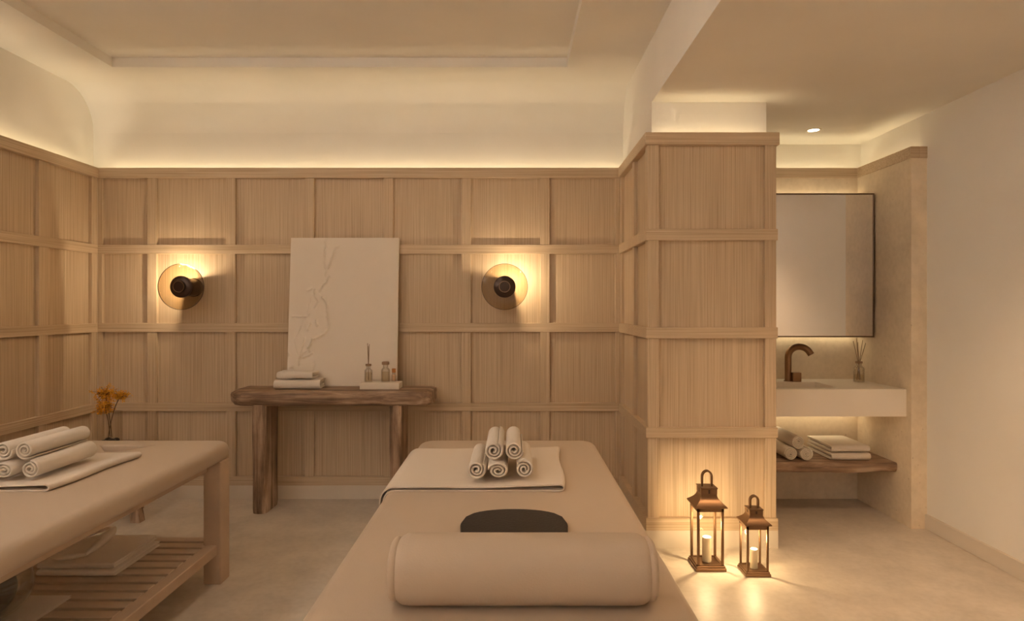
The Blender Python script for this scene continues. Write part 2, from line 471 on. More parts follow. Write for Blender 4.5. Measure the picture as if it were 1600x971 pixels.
# fill lamps added out of view on the ceiling, over and behind the tables
def fill_lamp(x, y, label, energy):
    cl_ = thing('fill_lamp', label, 'ceiling lamp', (x, y, TZ if y > TY0 else HI), 0, 'added opal ceiling lamps')
    z = cl_.location.z
    bm = BM(); lathe(bm, [(0.25, 0.0), (0.26, -0.002), (0.26, -0.03), (0.25, -0.032), (0.245, -0.03), (0.245, 0.0)], n=56, cap0=False, cap1=False); obj('trim_ring', bm, 'white_trim', cl_, True)
    bm = BM(); lathe(bm, [(0.001, -0.022), (0.244, -0.022), (0.244, -0.002)], n=56); obj('diffuser', bm, M['opal'], cl_)
    l = bpy.data.lights.new('fill_lamp_light', 'AREA'); l.shape = 'DISK'; l.size = 0.48; l.energy = energy; l.color = LAMP_FILL
    o = bpy.data.objects.new('fill_lamp_light', l); C.objects.link(o); o.location = (x, y, z - 0.035)
M['opal'] = emit('fill_lamp_diffuser', (1.0, 0.84, 0.66), 3.0)  # glowing face of the added fill lamps
fill_lamp(-0.90, 2.15, 'added round opal fill lamp above the gap between the massage tables', KP)
fill_lamp(-0.90, -1.30, 'added round opal fill lamp nearest the added window', KP)
# ---------------------------------------------------------------- massage tables
BED_W, BED_Y0, BED_Y1, BED_H, BED_T = 0.785, 0.87, 2.90, 0.600, 0.075
def mattress_bm(hole=None):
    bm = BM()
    d = BED_Y1 - BED_Y0; cy = (BED_Y0 + BED_Y1) / 2
    rings = []
    rc = 0.075
    def out(ins, z):
        return [(x, y, z) for x, y in rrect(BED_W - 2 * ins, d - 2 * ins, max(rc - ins, 0.02), 8, 0, cy)]
    rr = 0.032
    rings.append(out(0.025, BED_H - BED_T))
    rings.append(out(0.006, BED_H - BED_T + 0.006))
    rings.append(out(0.0, BED_H - BED_T + 0.02))
    for k in range(0, 9):
        a = PI / 2 * k / 8
        rings.append(out(rr * (1 - math.cos(a)) , BED_H - rr + rr * math.sin(a)))
    rings.append(out(0.055, BED_H))
    if hole:
        hx, hy, ra, rb, dep = hole
        base = rings[-1]
        ang = [math.atan2(p[1] - hy, p[0] - hx) for p in base]
        for k in range(1, 4):
            f = k / 4
            rings.append([(p[0] * (1 - f) + (hx + ra * 1.12 * math.cos(a)) * f, p[1] * (1 - f) + (hy + rb * 1.12 * math.sin(a)) * f, BED_H) for p, a in zip(base, ang)])
        for s, dz in ((1.12, 0), (1.05, -0.003), (1.0, -0.010), (0.94, -0.022), (0.88, -0.036), (0.84, -dep)):
            rings.append([(hx + ra * s * math.cos(a), hy + rb * s * math.sin(a), BED_H + dz) for a in ang])
    loft(bm, rings)
    return bm

def make_bed(label, x, hole=None):
    t = thing('massage_table', label, 'massage table', (x, 0, 0), 0, 'massage tables')
    obj('mattress', mattress_bm(hole), 'leather', t, True, 60)
    hw = BED_W / 2
    bm = BM(); box(bm, -hw + 0.06, hw - 0.06, BED_Y0 + 0.06, BED_Y1 - 0.06, 0.485, BED_H - BED_T + 0.01, 0.003, 1)
    obj('frame', bm, 'ash', t)
    for sx in (-1, 1):
        for y0 in (BED_Y0 + 0.03, 2.762):
            x0, x1 = sorted((sx * hw, sx * (hw - 0.075)))
            obj('leg', box(BM(), x0, x1, y0, y0 + 0.088, 0, BED_H - BED_T + 0.004, 0.004, 2), 'ash', t)
        x0, x1 = sorted((sx * (hw - 0.015), sx * (hw - 0.065)))
        obj('side_rail', box(BM(), x0, x1, BED_Y0 + 0.118, 2.763, 0.128, 0.172, 0.003, 1), 'ash', t)
    bm = BM(); y = 2.83
    while y > BED_Y0 + 0.1:
        box(bm, -hw + 0.067, hw - 0.067, y - 0.018, y + 0.031, 0.150, 0.170, 0.002, 1); y -= 0.069
    obj('slatted_shelf', bm, 'ash_dark', t)
    return t
RB, LB = -0.0235, -1.6525
bedR = make_bed('cream upholstered massage table nearest the column, with a bolster across it', RB)
bedL = make_bed('cream massage table beside the left wall, slatted timber shelf under it', LB, (-0.02, 2.755, 0.115, 0.095, 0.05))

# ---------------------------------------------------------------- cloths and rolled towels on the tables
def cloth_bm(front, back, xo=0.0):
    """double sheet folded at its right edge, hanging over the left side of the table"""
    bm = BM()
    hw = BED_W / 2
    n = 0
    t = 0.0045
    ny = 8
    rows = []
    for k in range(ny + 1):
        f = k / ny
        y = front + (back - front) * f
        xr = xo + 0.190 + 0.024 * f + 0.006 * math.sin(f * 7)
        path = []
        zt = BED_H
        zl = zt + 0.0035
        # lower layer from the hanging left end to the fold
        path += [(-hw - 0.0045, zt - 0.085), (-hw - 0.0045, zt - 0.033)]
        for q in range(1, 6):
            a = PI / 2 * q / 6
            path.append((-hw + 0.032 - (0.036) * math.cos(a), zt - 0.032 + (0.0355) * math.sin(a)))
        for q in range(0, 15):
            path.append((-hw + 0.034 + (xr - 0.012 + hw - 0.034) * q / 14, zl))
        rad = 0.0095
        for q in range(1, 8):
            a = -PI / 2 + PI * q / 8
            path.append((xr - 0.012 + rad * 1.2 * math.cos(a), zl + rad + rad * math.sin(a)))
        for q in range(14, -1, -1):
            u = q / 14
            zz = zl + 0.0105 + (2 * rad - 0.0105) * (u ** 3) + 0.0012 * math.sin(u * 9 + f * 3)
            path.append((-hw + 0.034 + (xr - 0.012 + hw - 0.034) * u, zz))
        for q in range(5, 0, -1):
            a = PI / 2 * q / 6
            path.append((-hw + 0.032 - (0.047) * math.cos(a), zt - 0.032 + (0.047) * math.sin(a)))
        path += [(-hw - 0.0155, zt - 0.033), (-hw - 0.0155, zt - 0.060)]
        rows.append((y, path))
    vr = []
    for y, path in rows:
        m = len(path); up = []; dn = []
        for i in range(m):
            a = path[max(i - 1, 0)]; b = path[min(i + 1, m - 1)]
            dx, dz = b[0] - a[0], b[1] - a[1]; L = math.hypot(dx, dz) or 1
            nx, nz = -dz / L * t / 2, dx / L * t / 2
            up.append((path[i][0] + nx, y, path[i][1] + nz)); dn.append((path[i][0] - nx, y, path[i][1] - nz))
        vr.append([bm.verts.new(p) for p in up + dn[::-1]])
    M2 = len(vr[0]); m = M2 // 2
    for a, b in zip(vr, vr[1:]):
        for i in range(M2):
            j = (i + 1) % M2
            bm.faces.new((a[i], a[j], b[j], b[i]))
    for r in (vr[0], vr[-1]):
        for i in range(m - 1):
            bm.faces.new((r[i], r[i + 1], r[M2 - 2 - i], r[M2 - 1 - i]))
    return bm
cl = obj('folded_sheet', cloth_bm(2.075, 2.64), 'linen', None, True, 50)
cl.location = (RB, 0, 0)
tag(cl, 'cream sheet folded double across the massage table with the bolster', 'sheet', 'folded sheets on the massage tables')
c2 = obj('folded_sheet', cloth_bm(2.075, 2.545, -0.042), 'linen', None, True, 50); c2.location = (LB, 0, 0)
tag(c2, 'sheet', 'sheet', 'folded sheets on the massage tables')
c2['label'] = 'cream sheet folded double on the massage table beside the left wall'

def spiral(R, t, pitch, r0, phase=0.0, squash=1.0):
    turns = (R - t / 2 - r0) / pitch
    n = int(turns * 30)
    pts = []
    for i in range(n + 1):
        a = 2 * PI * turns * i / n
        r = r0 + pitch * turns * i / n
        pts.append((r * math.cos(a + phase), r * math.sin(a + phase) * squash))
    return pts
RR = 0.0335
def roll_mesh(L, R=RR, t=0.0080, pitch=0.0101, r0=0.0045):
    bm = BM(); band(bm, spiral(R, t, pitch, r0), t, 0, L, 'Y', 0.006, nmid=3)
    return bm
roll0 = obj('rolled_towel', roll_mesh(0.30), 'towel', None, True, 60)
zc = BED_H + 0.0285
rolls = [(-0.120, 0, 2.3, 1.0, 'bottom row, left end'), (-0.048, 0, 4.0, 1.0, 'bottom row, middle'), (0.038, 0, 0.6, 1.0, 'bottom row, right end'),
         (-0.064, 1, 2.0, 1.04, 'top row, left one'), (0.005, 1, 3.1, 1.0, 'top row, right one')]
def place_roll(x, y, z, ph, s, label, group, first=[True]):
    o = roll0 if first[0] else roll0.copy()
    if not first[0]: C.objects.link(o)
    first[0] = False
    o.location = (x, y, z); o.rotation_euler = (0, ph, 0); o.scale = (s[0], 1, s[1])
    tag(o, label, 'towel', group)
    return o
for bx, dx, where, skip in ((RB, 0.0235, 'massage table with the bolster', ()), (LB, 0.014, 'massage table beside the left wall', ())):
    for k, (x, row, ph, s, pos) in enumerate(rolls):
        mid = k == 1
        z = zc + RR * (0.86 if mid else s) if row == 0 else zc + RR + 0.058
        place_roll(bx + dx + x, 2.112 + (0.012 if row else 0) + 0.004 * k, z, 0.0 if mid else ph + (0.9 if bx == LB else 0), (1.12, 0.86) if mid else (s, s),
                   f'rolled towel on the {where}, {pos}', 'rolled towels on the massage tables')

# bolster
bm = BM()
prof = [(0.046, 0.0), (0.055, 0.002), (0.060, 0.007), (0.061, 0.013), (0.0585, 0.017), (0.062, 0.021), (0.0665, 0.029), (0.068, 0.042)]
full = prof + [(0.068, 0.1), (0.068, 0.26), (0.068, 0.42)] + [(r, 0.536 - z) for r, z in prof[::-1]]
rings = []
for r, z in full:
    ring = []
    for i in range(48):
        a = 2 * PI * i / 48
        ca, sa = math.cos(a), math.sin(a)
        p = 2.35
        k = (abs(ca) ** p + abs(sa) ** p) ** (-1 / p)
        ring.append((z - 0.268, r * k * ca, r * k * sa * 0.985))
    rings.append(ring)
loft(bm, rings)
bo = obj('bolster', bm, 'leather', None, True, 60)
bo.location = (0.0205, 1.305, BED_H + 0.067)
tag(bo, 'long cream upholstered bolster lying across the front massage table', 'bolster')

# dark half-moon pad
bm = BM()
outl = [(-0.125, 1.60), (-0.141, 1.775), (-0.141, 1.790), (-0.132, 1.840)]
for k in range(1, 16):
    u = -1 + 2 * k / 16
    outl.append((0.141 * u * 0.94 + 0.004, 1.835 + 0.072 * math.sqrt(max(0, 1 - (abs(u) ** 2.1)))))
outl += [(0.140, 1.840), (0.149, 1.790), (0.149, 1.775), (0.133, 1.60)]
cxp, cyp = 0.004, 1.75
rings = []
for s, z in ((0.97, 0.0), (1.0, 0.003), (1.0, 0.010), (0.985, 0.014), (0.95, 0.016)):
    rings.append([(cxp + (x - cxp) * s, cyp + (y - cyp) * s, BED_H + z) for x, y in outl])
loft(bm, rings)
pd = obj('face_rest_pad', bm, 'cocoa', None, True, 40)
pd.location = (0, -0.05, 0)
tag(pd, 'dark brown half-moon pad lying flat on the massage table behind the bolster', 'pad')

# ---------------------------------------------------------------- things on the left table's shelf
def fold_bm(w, d, h, nest, t, seed=0.0, wob=0.0015):
    """towel folded over itself: nested U-shaped layers, round fold facing front (-Y)"""
    bm = BM()
    p = (h - t) / 2 / nest
    for k in range(nest):
        r = (h - t) / 2 - k * p
        path = [(d * 0.999 - 0.004 * k, h / 2 + r)]
        for q in range(6): path.append((d * (1 - (q + 1) / 7) + (h / 2) * ((q + 1) / 7), h / 2 + r + 0.0006 * math.sin(q * 2 + seed)))
        for q in range(0, 9):
            a = PI / 2 + PI * q / 8
            path.append((h / 2 + r * math.cos(a), h / 2 + r * math.sin(a)))
        for q in range(6): path.append((h / 2 + (d - h / 2) * (q + 1) / 7, h / 2 - r))
        path.append((d * 0.999 - 0.004 * k, h / 2 - r))
        band(bm, path, min(t, p * 1.15), -w / 2 + 0.002 * k, w / 2 - 0.002 * k, 'X', 0.006, wob, seed)
    return bm
SH = 0.170
def towel(name, loc, w, d, h, nest, t, rz, label, cat, group, seed=0.0, m='towel', wob=0.0015):
    o = obj(name, fold_bm(w, d, h, nest, t, seed, wob), m, None, True, 55)
    o.location = loc; o.rotation_euler = (0, 0, rz)
    return tag(o, label, cat, group)
g = 'folded towels under the massage table'
towel('folded_towel', (-1.665, 2.435, SH + 0.0025), 0.30, 0.32, 0.022, 2, 0.0052, 0.0, 'folded white towel on the slatted shelf, lower of the stacked pair', 'towel', g, 1.0, 'white_towel', 0.002)
towel('folded_towel', (-1.672, 2.445, SH + 0.0275), 0.29, 0.315, 0.020, 2, 0.0046, 0.02, 'folded white towel on the slatted shelf, upper of the stacked pair', 'towel', g, 2.0, 'white_towel', 0.002)
# twisted cloth on the stack: two swelling rolls meeting at the back
bm = BM()
def swell(pts, rmax):
    n = len(pts); rs = [max(0.004, rmax * math.sin(PI * (i + 0.4) / (n - 0.2)) ** 0.7) for i in range(n)]
    tube(bm, pts, rs, 14)
def arcpts(p0, p1, p2, n=14):
    return [tuple((1 - u) ** 2 * a + 2 * u * (1 - u) * b + u * u * c for a, b, c in zip(p0, p1, p2)) for u in [i / (n - 1) for i in range(n)]]
z0 = SH + 0.053
swell(arcpts((-1.665, 2.495, z0 + 0.012), (-1.665, 2.66, z0 + 0.036), (-1.738, 2.795, z0 + 0.014)), 0.021)
swell(arcpts((-1.810, 2.585, z0 + 0.010), (-1.815, 2.75, z0 + 0.026), (-1.735, 2.79, z0 + 0.014)), 0.015)
swell(arcpts((-1.820, 2.53, z0 + 0.008), (-1.755, 2.43, z0 + 0.012), (-1.662, 2.505, z0 + 0.010)), 0.014)
o = obj('twisted_washcloth', bm, 'white_towel', None, True, 60)
tag(o, 'white washcloth twisted into a loop on top of the towels under the left massage table', 'cloth')
towel('folded_cloth', (-1.70, 1.945, SH + 0.001), 0.285, 0.315, 0.012, 1, 0.0052, 0.0, 'thin folded cloth under the glass bowl on the slatted shelf', 'cloth', None, 4.0, 'white_towel')
# bowl
b = thing('glass_bowl', 'round clear glass bowl holding a dark ball under the left massage table', 'bowl', (-1.694, 2.085, SH + 0.0135))
bm = BM()
pr = []
for k in range(0, 19):
    a = -PI / 2 + PI * 0.80 * k / 18
    pr.append((max(0.001, 0.112 * math.cos(a)), 0.104 + 0.104 * math.sin(a)))
pi = [(max(0.001, r * 0.955), 0.104 + (z - 0.104) * 0.955) for r, z in pr[::-1]]
lathe(bm, pr + pi, n=48)
obj('bowl', bm, 'bowl_glass', b, True, 70)
bm = BM(); lathe(bm, [(max(0.001, 0.082 * math.cos(-PI / 2 + PI * k / 20)), 0.082 * math.sin(-PI / 2 + PI * k / 20)) for k in range(21)], n=40)
o = obj('dark_ball', bm, 'darkball', None, True, 70); o.location = (-1.715, 2.085, SH + 0.0135 + 0.090)
tag(o, 'dark brown ball inside the glass bowl', 'ball')

# ---------------------------------------------------------------- live-edge console table
co = thing('console_table', 'rustic dark timber console table with a thick live-edge top', 'console table', (-1.06, 3.83, 0))
bm = BM()
rings = []
NS = 40
for i in range(NS + 1):
    u = i / NS
    x = -0.590 + 1.180 * u
    endk = min(1.0, (min(u, 1 - u) / 0.022 + 0.02)) ** 0.5
    zc_, hh = 0.670, 0.045 * (0.80 + 0.20 * endk)
    y0 = -0.148 + 0.010 * noise.noise((x * 3.1, 0.3, 0)) + 0.004 * noise.noise((x * 11, 2, 0)); y1 = 0.142
    if u < 0.1: y0 += 0.05 * (1 - u / 0.1) ** 2
    if u > 0.93: y0 += 0.03 * ((u - 0.93) / 0.07) ** 2
    ring = []
    for k in range(32):
        a = 2 * PI * k / 32
        ca, sa = math.cos(a), math.sin(a)
        p = 9.0
        kk = (abs(ca) ** p + abs(sa) ** p) ** (-1 / p)
        yy = (y0 + y1) / 2 + (y1 - y0) / 2 * kk * ca
        zz = zc_ + hh * kk * sa
        if ca < -0.2: yy += 0.006 * noise.noise((x * 9, zz * 30, 3)) - (0.018 * (abs(sa)) if sa < 0 else 0) * -1
        if sa < 0: zz += 0.008 * noise.noise((x * 5, yy * 6, 8))
        ring.append((x, yy, zz))
    rings.append(ring)
# rounded ends
rings[0] = [(x + 0.0, y * 0.90, 0.670 + (z - 0.670) * 0.80) for x, y, z in rings[0]]
rings[-1] = [(x, y * 0.96, 0.670 + (z - 0.670) * 0.94) for x, y, z in rings[-1]]
loft(bm, rings)
obj('table_top', bm, 'rustic_x', co, True, 50)
def logleg(x0, x1, y0, y1, seed):
    bm = BM(); rings = []
    for k in range(22):
        z = 0.0 + 0.632 * k / 21
        ring = []
        for (x, y) in rrect(x1 - x0, y1 - y0, min(x1 - x0, y1 - y0) * 0.42, 7, (x0 + x1) / 2, (y0 + y1) / 2):
            n = noise.noise((x * 20 + seed, y * 20, z * 3.0)) * 0.007
            dx, dy = x - (x0 + x1) / 2, y - (y0 + y1) / 2; L = math.hypot(dx, dy)
            s = 1 + n / L
            if k == 0: s *= 0.96
            ring.append(((x0 + x1) / 2 + dx * s, (y0 + y1) / 2 + dy * s, z))
        rings.append(ring)
    loft(bm, rings); return bm
obj('leg', logleg(-1.515 + 1.06, -1.428 + 1.06, 3.70 - 3.83, 3.925 - 3.83, 1.0), 'rustic_z', co, True, 60)
obj('leg', logleg(-0.718 + 1.06, -0.640 + 1.06, 3.70 - 3.83, 3.925 - 3.83, 5.0), 'rustic_z', co, True, 60)
TT = 0.715

# relief panel leaning on the wall
def seg_d(px, py, a, b):
    vx, vy = b[0] - a[0], b[1] - a[1]; L2 = vx * vx + vy * vy or 1e-9
    t = max(0, min(1, ((px - a[0]) * vx + (py - a[1]) * vy) / L2))
    dx, dy = px - a[0] - vx * t, py - a[1] - vy * t
    return math.hypot(dx, dy), (vx * dy - vy * dx)
def cr(*pts):   # crop pixels of the panel face -> metres on the face
    out = []
    for x, y in pts:
        l = 98 - (y - 55) * 26 / 915; w = 680 + (y - 55) * 18 / 915
        out.append(((x - l) / w * 0.67 - 0.335, 0.915 * (1 - (y - 55) / 915)))
    return out
ridges = [  # polyline, height, width, step
    (cr((317, 60), (314, 130), (312, 200), (322, 290)), 0.004, 0.0045, 0.0),
    (cr((398, 106), (386, 114), (372, 150), (350, 200), (334, 245)), 0.006, 0.0065, 0),
    (cr((338, 300), (322, 330), (300, 352), (276, 388)), 0.008, 0.006, 0),
    (cr((246, 380), (256, 430), (272, 450), (252, 490)), 0.006, 0.005, 0),
    (cr((300, 425), (322, 460), (334, 505), (328, 545), (342, 582), (335, 620), (308, 656), (270, 676), (238, 684)), 0.011, 0.007, 0),
    (cr((238, 684), (226, 715), (208, 738), (218, 760)), 0.009, 0.006, 0),
    (cr((105, 545), (160, 548), (205, 546), (218, 530)), 0.004, 0.004, 0),
    (cr((222, 590), (210, 622)), 0.008, 0.008, 0), (cr((262, 570), (266, 598)), 0.008, 0.007, 0),
    (cr((188, 680), (172, 735), (150, 800), (146, 838)), 0.006, 0.005, 0),
    (cr((150, 802), (195, 792), (236, 770)), 0.008, 0.006, 0),
    (cr((95, 860), (115, 856)), 0.006, 0.007, 0), (cr((250, 815), (246, 880)), 0.004, 0.005, 0),
    (cr((200, 385), (228, 372)), 0.004, 0.006, 0), (cr((85, 770), (92, 790)), 0.005, 0.006, 0),
]
torn = cr((250, 370), (300, 425), (334, 505), (342, 582), (308, 656), (238, 690), (215, 740), (150, 800), (120, 690), (190, 560), (215, 470))
def inside(px, py, poly):
    c = False; j = len(poly) - 1
    for i in range(len(poly)):
        a, b = poly[i], poly[j]
        if (a[1] > py) != (b[1] > py) and px < (b[0] - a[0]) * (py - a[1]) / (b[1] - a[1]) + a[0]: c = not c
        j = i
    return c
bm = BM()
NXg, NZg = 150, 205
grid = []
for j in range(NZg + 1):
    row = []
    z = 0.915 * j / NZg
    for i in range(NXg + 1):
        x = -0.335 + 0.67 * i / NXg
        h = 0
        if x < 0.02:
            wx = x + 0.006 * noise.noise((x * 40, z * 40, 1)); wz = z + 0.006 * noise.noise((x * 40, z * 40, 7))
            for pl, hh, ww, stp in ridges:
                d = min(seg_d(wx, wz, a, b_)[0] for a, b_ in zip(pl, pl[1:]))
                if d < ww * 3: h = max(h, 1.7 * hh * math.exp(-(d / (0.8 * ww)) ** 2) * (0.75 + 0.5 * noise.noise((x * 60, z * 60, 3))))
            if inside(wx, wz, torn): h += 0.0035 + 0.003 * max(0, noise.noise((x * 30, z * 22, 5)))
        h += 0.0006 * noise.noise((x * 8, z * 8, 0))
        row.append(bm.verts.new((x, -0.022 - h, z)))
    grid.append(row)
for j in range(NZg):
    for i in range(NXg):
        bm.faces.new((grid[j][i], grid[j][i + 1], grid[j + 1][i + 1], grid[j + 1][i]))
bk = [bm.verts.new((x, 0, z)) for x, z in ((-0.335, 0), (0.335, 0), (0.335, 0.915), (-0.335, 0.915))]
bm.faces.new(bk)
bm.faces.new(grid[0] + [bk[1], bk[0]]); bm.faces.new(grid[-1] + [bk[2], bk[3]])
bm.faces.new([r[0] for r in grid] + [bk[3], bk[0]]); bm.faces.new([r[-1] for r in grid] + [bk[2], bk[1]])
art = obj('relief_panel', bm, 'canvas', None, True, 35)
art.location = (-1.041, 3.922, TT + 0.001); art.rotation_euler = (-math.radians(4.6), 0, 0)
tag(art, 'tall cream plaster relief panel leaning against the wall on the console table', 'artwork')

g = 'towels on the console table'
towel('folded_towel', (-1.268, 3.752, TT + 0.001), 0.270, 0.140, 0.056, 3, 0.0085, 0.03, 'thick folded white towel on the console table, under the smaller one', 'towel', g, 3.0, wob=0.004)
towel('folded_towel', (-1.285, 3.762, TT + 0.0585), 0.215, 0.125, 0.044, 2, 0.010, -0.04, 'smaller folded white towel on top of the other on the console table', 'towel', g, 6.0, wob=0.008)

# tray and bottles
bm = BM(); box(bm, -0.900, -0.668, 3.762, 3.882, TT, TT + 0.036, 0.002, 2)
box(bm, -0.888, -0.680, 3.774, 3.870, TT + 0.0345, TT + 0.0375)
o = obj('tray', bm, 'sand', None)
tag(o, 'cream box tray holding three small bottles on the console table', 'tray')
TZt = TT + 0.038
def bottle_bm(R, h, neck, nh, wall=0.0025):
    bm = BM()
    p = [(0.001, 0), (R * 0.92, 0), (R, 0.004), (R, h * 0.80), (R * 0.93, h * 0.88), (neck * 1.15, h * 0.97), (neck, h), (neck, h + nh)]
    q = [(max(0.001, r - wall), max(z, 0.005)) for r, z in p[::-1]]
    lathe(bm, p + q, n=28); return bm
def diffuser(name, label, loc, R, h, neck, nh, reeds, liquid, cat='reed diffuser'):
    t = thing(name, label, cat, loc, 0, 'reed diffusers')
    obj('bottle', bottle_bm(R, h, neck, nh), 'clear', t, True, 50)
    bm = BM(); lathe(bm, [(0.001, 0.006), (R - 0.004, 0.006), (R - 0.004, h * liquid), (0.001, h * liquid)], n=24)
    obj('oil', bm, 'oil', t, True, 40)
    bm = BM(); lathe(bm, [(neck * 0.45, h + nh - 0.004), (neck + 0.004, h + nh - 0.004), (neck + 0.004, h + nh + 0.008), (neck * 0.45, h + nh + 0.008)], n=24, cap0=False, cap1=False)
    obj('collar', bm, 'cork', t, True, 40)
    for dx, dy, L in reeds:
        bm = BM(); tube(bm, [(-dx * 0.35, -dy * 0.35, 0.012), (0, 0, h), (dx, dy, L)], 0.0016, 6)
        obj('reed', bm, 'reed', t)
    return t
M['oil'] = glassy('pale_oil', (0.95, 0.91, 0.83), 0.05, 0.02, 0.10)
diffuser('reed_diffuser', 'reed diffuser in a clear bottle, on the cream tray of the console table', (-0.857, 3.805, TZt), 0.0245, 0.082, 0.013, 0.018,
         [(-0.006, 0.0, 0.232), (0.004, 0.004, 0.225), (0.000, -0.003, 0.215)], 0.7)
t = thing('glass_bottle', 'clear glass bottle with a flat lid, in the middle of the cream tray', 'bottle', (-0.757, 3.812, TZt))
obj('bottle', bottle_bm(0.027, 0.086, 0.016, 0.018), 'clear', t, True, 50)
bm = BM(); lathe(bm, [(0.001, 0.006), (0.022, 0.006), (0.022, 0.06), (0.001, 0.06)], n=24); obj('oil', bm, 'oil', t, True, 40)
bm = BM(); lathe(bm, [(0.001, 0.104), (0.021, 0.104), (0.022, 0.107), (0.022, 0.118), (0.020, 0.121), (0.001, 0.121)], n=24); obj('lid', bm, 'cork', t, True, 40)
t = thing('small_vial', 'tiny pale vial with an orange cap at the right end of the cream tray', 'vial', (-0.712, 3.835, TZt))
obj('bottle', bottle_bm(0.0145, 0.046, 0.010, 0.008), 'clear', t, True, 50)
bm = BM(); lathe(bm, [(0.001, 0.006), (0.011, 0.006), (0.011, 0.042), (0.001, 0.042)], n=20); obj('oil', bm, 'blush', t, True, 40)
bm = BM(); lathe(bm, [(0.001, 0.054), (0.0115, 0.054), (0.0115, 0.076), (0.0105, 0.078), (0.001, 0.078)], n=20); obj('cap', bm, 'amber', t, True, 40)

# ---------------------------------------------------------------- wall sconces
def sconce(x, side, label):
    z = 1.322
    t = thing('wall_sconce', label, 'sconce', (x, YB + PD, z), 0, 'wall sconces')
    bm = BM(); lathe(bm, [(0.001, 0.0), (0.058, 0.0), (0.058, -0.008), (0.054, -0.014), (0.054, -0.140), (0.060, -0.144), (0.066, -0.149), (0.066, -0.162), (0.060, -0.166), (0.044, -0.168), (0.036, -0.171), (0.033, -0.178), (0.030, -0.190), (0.001, -0.190)], n=40, axis='Y')
    obj('lamp_body', bm, 'darkbronze', t, True, 30)
    bm = BM(); lathe(bm, [(0.031, -0.186), (0.034, -0.186), (0.034, -0.192), (0.031, -0.192), (0.031, -0.186)], n=40, axis='Y', cap0=False, cap1=False)
    obj('knob_ring', bm, 'bronze', t, True, 30)
    bm = BM(); lathe(bm, [(0.062, -0.148), (0.075, -0.146), (0.098, -0.148), (0.136, -0.158), (0.139, -0.160), (0.136, -0.163), (0.098, -0.153), (0.062, -0.153), (0.062, -0.148)], n=64, axis='Y', cap0=False, cap1=False)
    obj('glass_disc', bm, 'smoked', t, True, 60)
    bm = BM(); lathe(bm, [(0.1375, -0.158), (0.1400, -0.158), (0.1400, -0.163), (0.1375, -0.163), (0.1375, -0.158)], n=64, axis='Y', cap0=False, cap1=False)
    obj('disc_rim', bm, 'darkbronze', t, True, 60)
    point('sconce_lamp', (x + side * 0.0445, YB + PD - 0.132, z + 0.0445), KS, (1.0, 0.76, 0.47), 0.006)
KS = 5.6
sconce(-2.0, -1, 'round smoked glass wall sconce left of the relief panel')
sconce(-0.048, 1, 'round smoked glass wall sconce right of the relief panel')

# ---------------------------------------------------------------- washbasin niche
bm = BM()
cx0, cx1, cy0, cy1 = PX1 - 0.02, NX - 0.0015, 3.50, YB - 0.0015
bx0, bx1, by0, by1, bz = 1.34, 1.815, 3.565, 3.835, 0.655
zt, zb = 0.750, 0.600
def ringq(a, b):
    for i in range(4):
        j = (i + 1) % 4
        bm.faces.new((a[i], a[j], b[j], b[i]))
def rect(x0, x1, y0, y1, z): return [bm.verts.new(p) for p in ((x0, y0, z), (x1, y0, z), (x1, y1, z), (x0, y1, z))]
A = rect(cx0, cx1, cy0, cy1, zb); B = rect(cx0, cx1, cy0, cy1, zt); Cc = rect(bx0, bx1, by0, by1, zt); D = rect(bx0 + 0.015, bx1 - 0.015, by0 + 0.015, by1 - 0.015, bz)
bm.faces.new(A[::-1]); ringq(A, B); ringq(B, Cc); ringq(Cc, D); bm.faces.new(D)
wb = obj('washbasin_counter', bm, 'solid', None)
tag(wb, 'thick cream washbasin counter with a sunken basin in the travertine niche', 'washbasin')
# faucet
fa = thing('faucet', 'bronze gooseneck faucet standing on the washbasin counter', 'faucet', (1.672, 3.885, zt))
dirv = Vector((0.79, -0.61, 0))
pts = [(0, 0, 0.0), (0, 0, 0.05), (0, 0, 0.10), (0, 0, 0.145)]
Rg = 0.066
for k in range(1, 15):
    a = math.radians(152) * k / 14
    h = Rg * (1 - math.cos(a)); v = 0.145 + Rg * math.sin(a)
    pts.append((dirv.x * h, dirv.y * h, v))
e = Vector(pts[-1]); d = (e - Vector(pts[-2])).normalized()
pts.append(tuple(e + d * 0.012))
bm = BM(); tube(bm, pts, 0.0195, 20); obj('spout', bm, 'bronze', fa, True, 50)
bm = BM(); lathe(bm, [(0.001, 0), (0.025, 0), (0.025, 0.004), (0.001, 0.004)], n=28); obj('base_ring', bm, 'bronze', fa, True, 40)
bm = BM(); box(bm, 0.012, 0.062, -0.045, -0.005, 0.0, 0.055, 0.003, 2); obj('lever_block', bm, 'bronze', fa)
diffuser('reed_diffuser', 'reed diffuser in a clear bottle, on the washbasin counter under the mirror', (2.072, 3.83, zt + 0.001), 0.031, 0.098, 0.016, 0.018,
         [(-0.034, 0.0, 0.245), (-0.008, 0.012, 0.262), (-0.014, -0.014, 0.238), (0.026, 0.006, 0.25), (0.037, -0.008, 0.235)], 0.45)
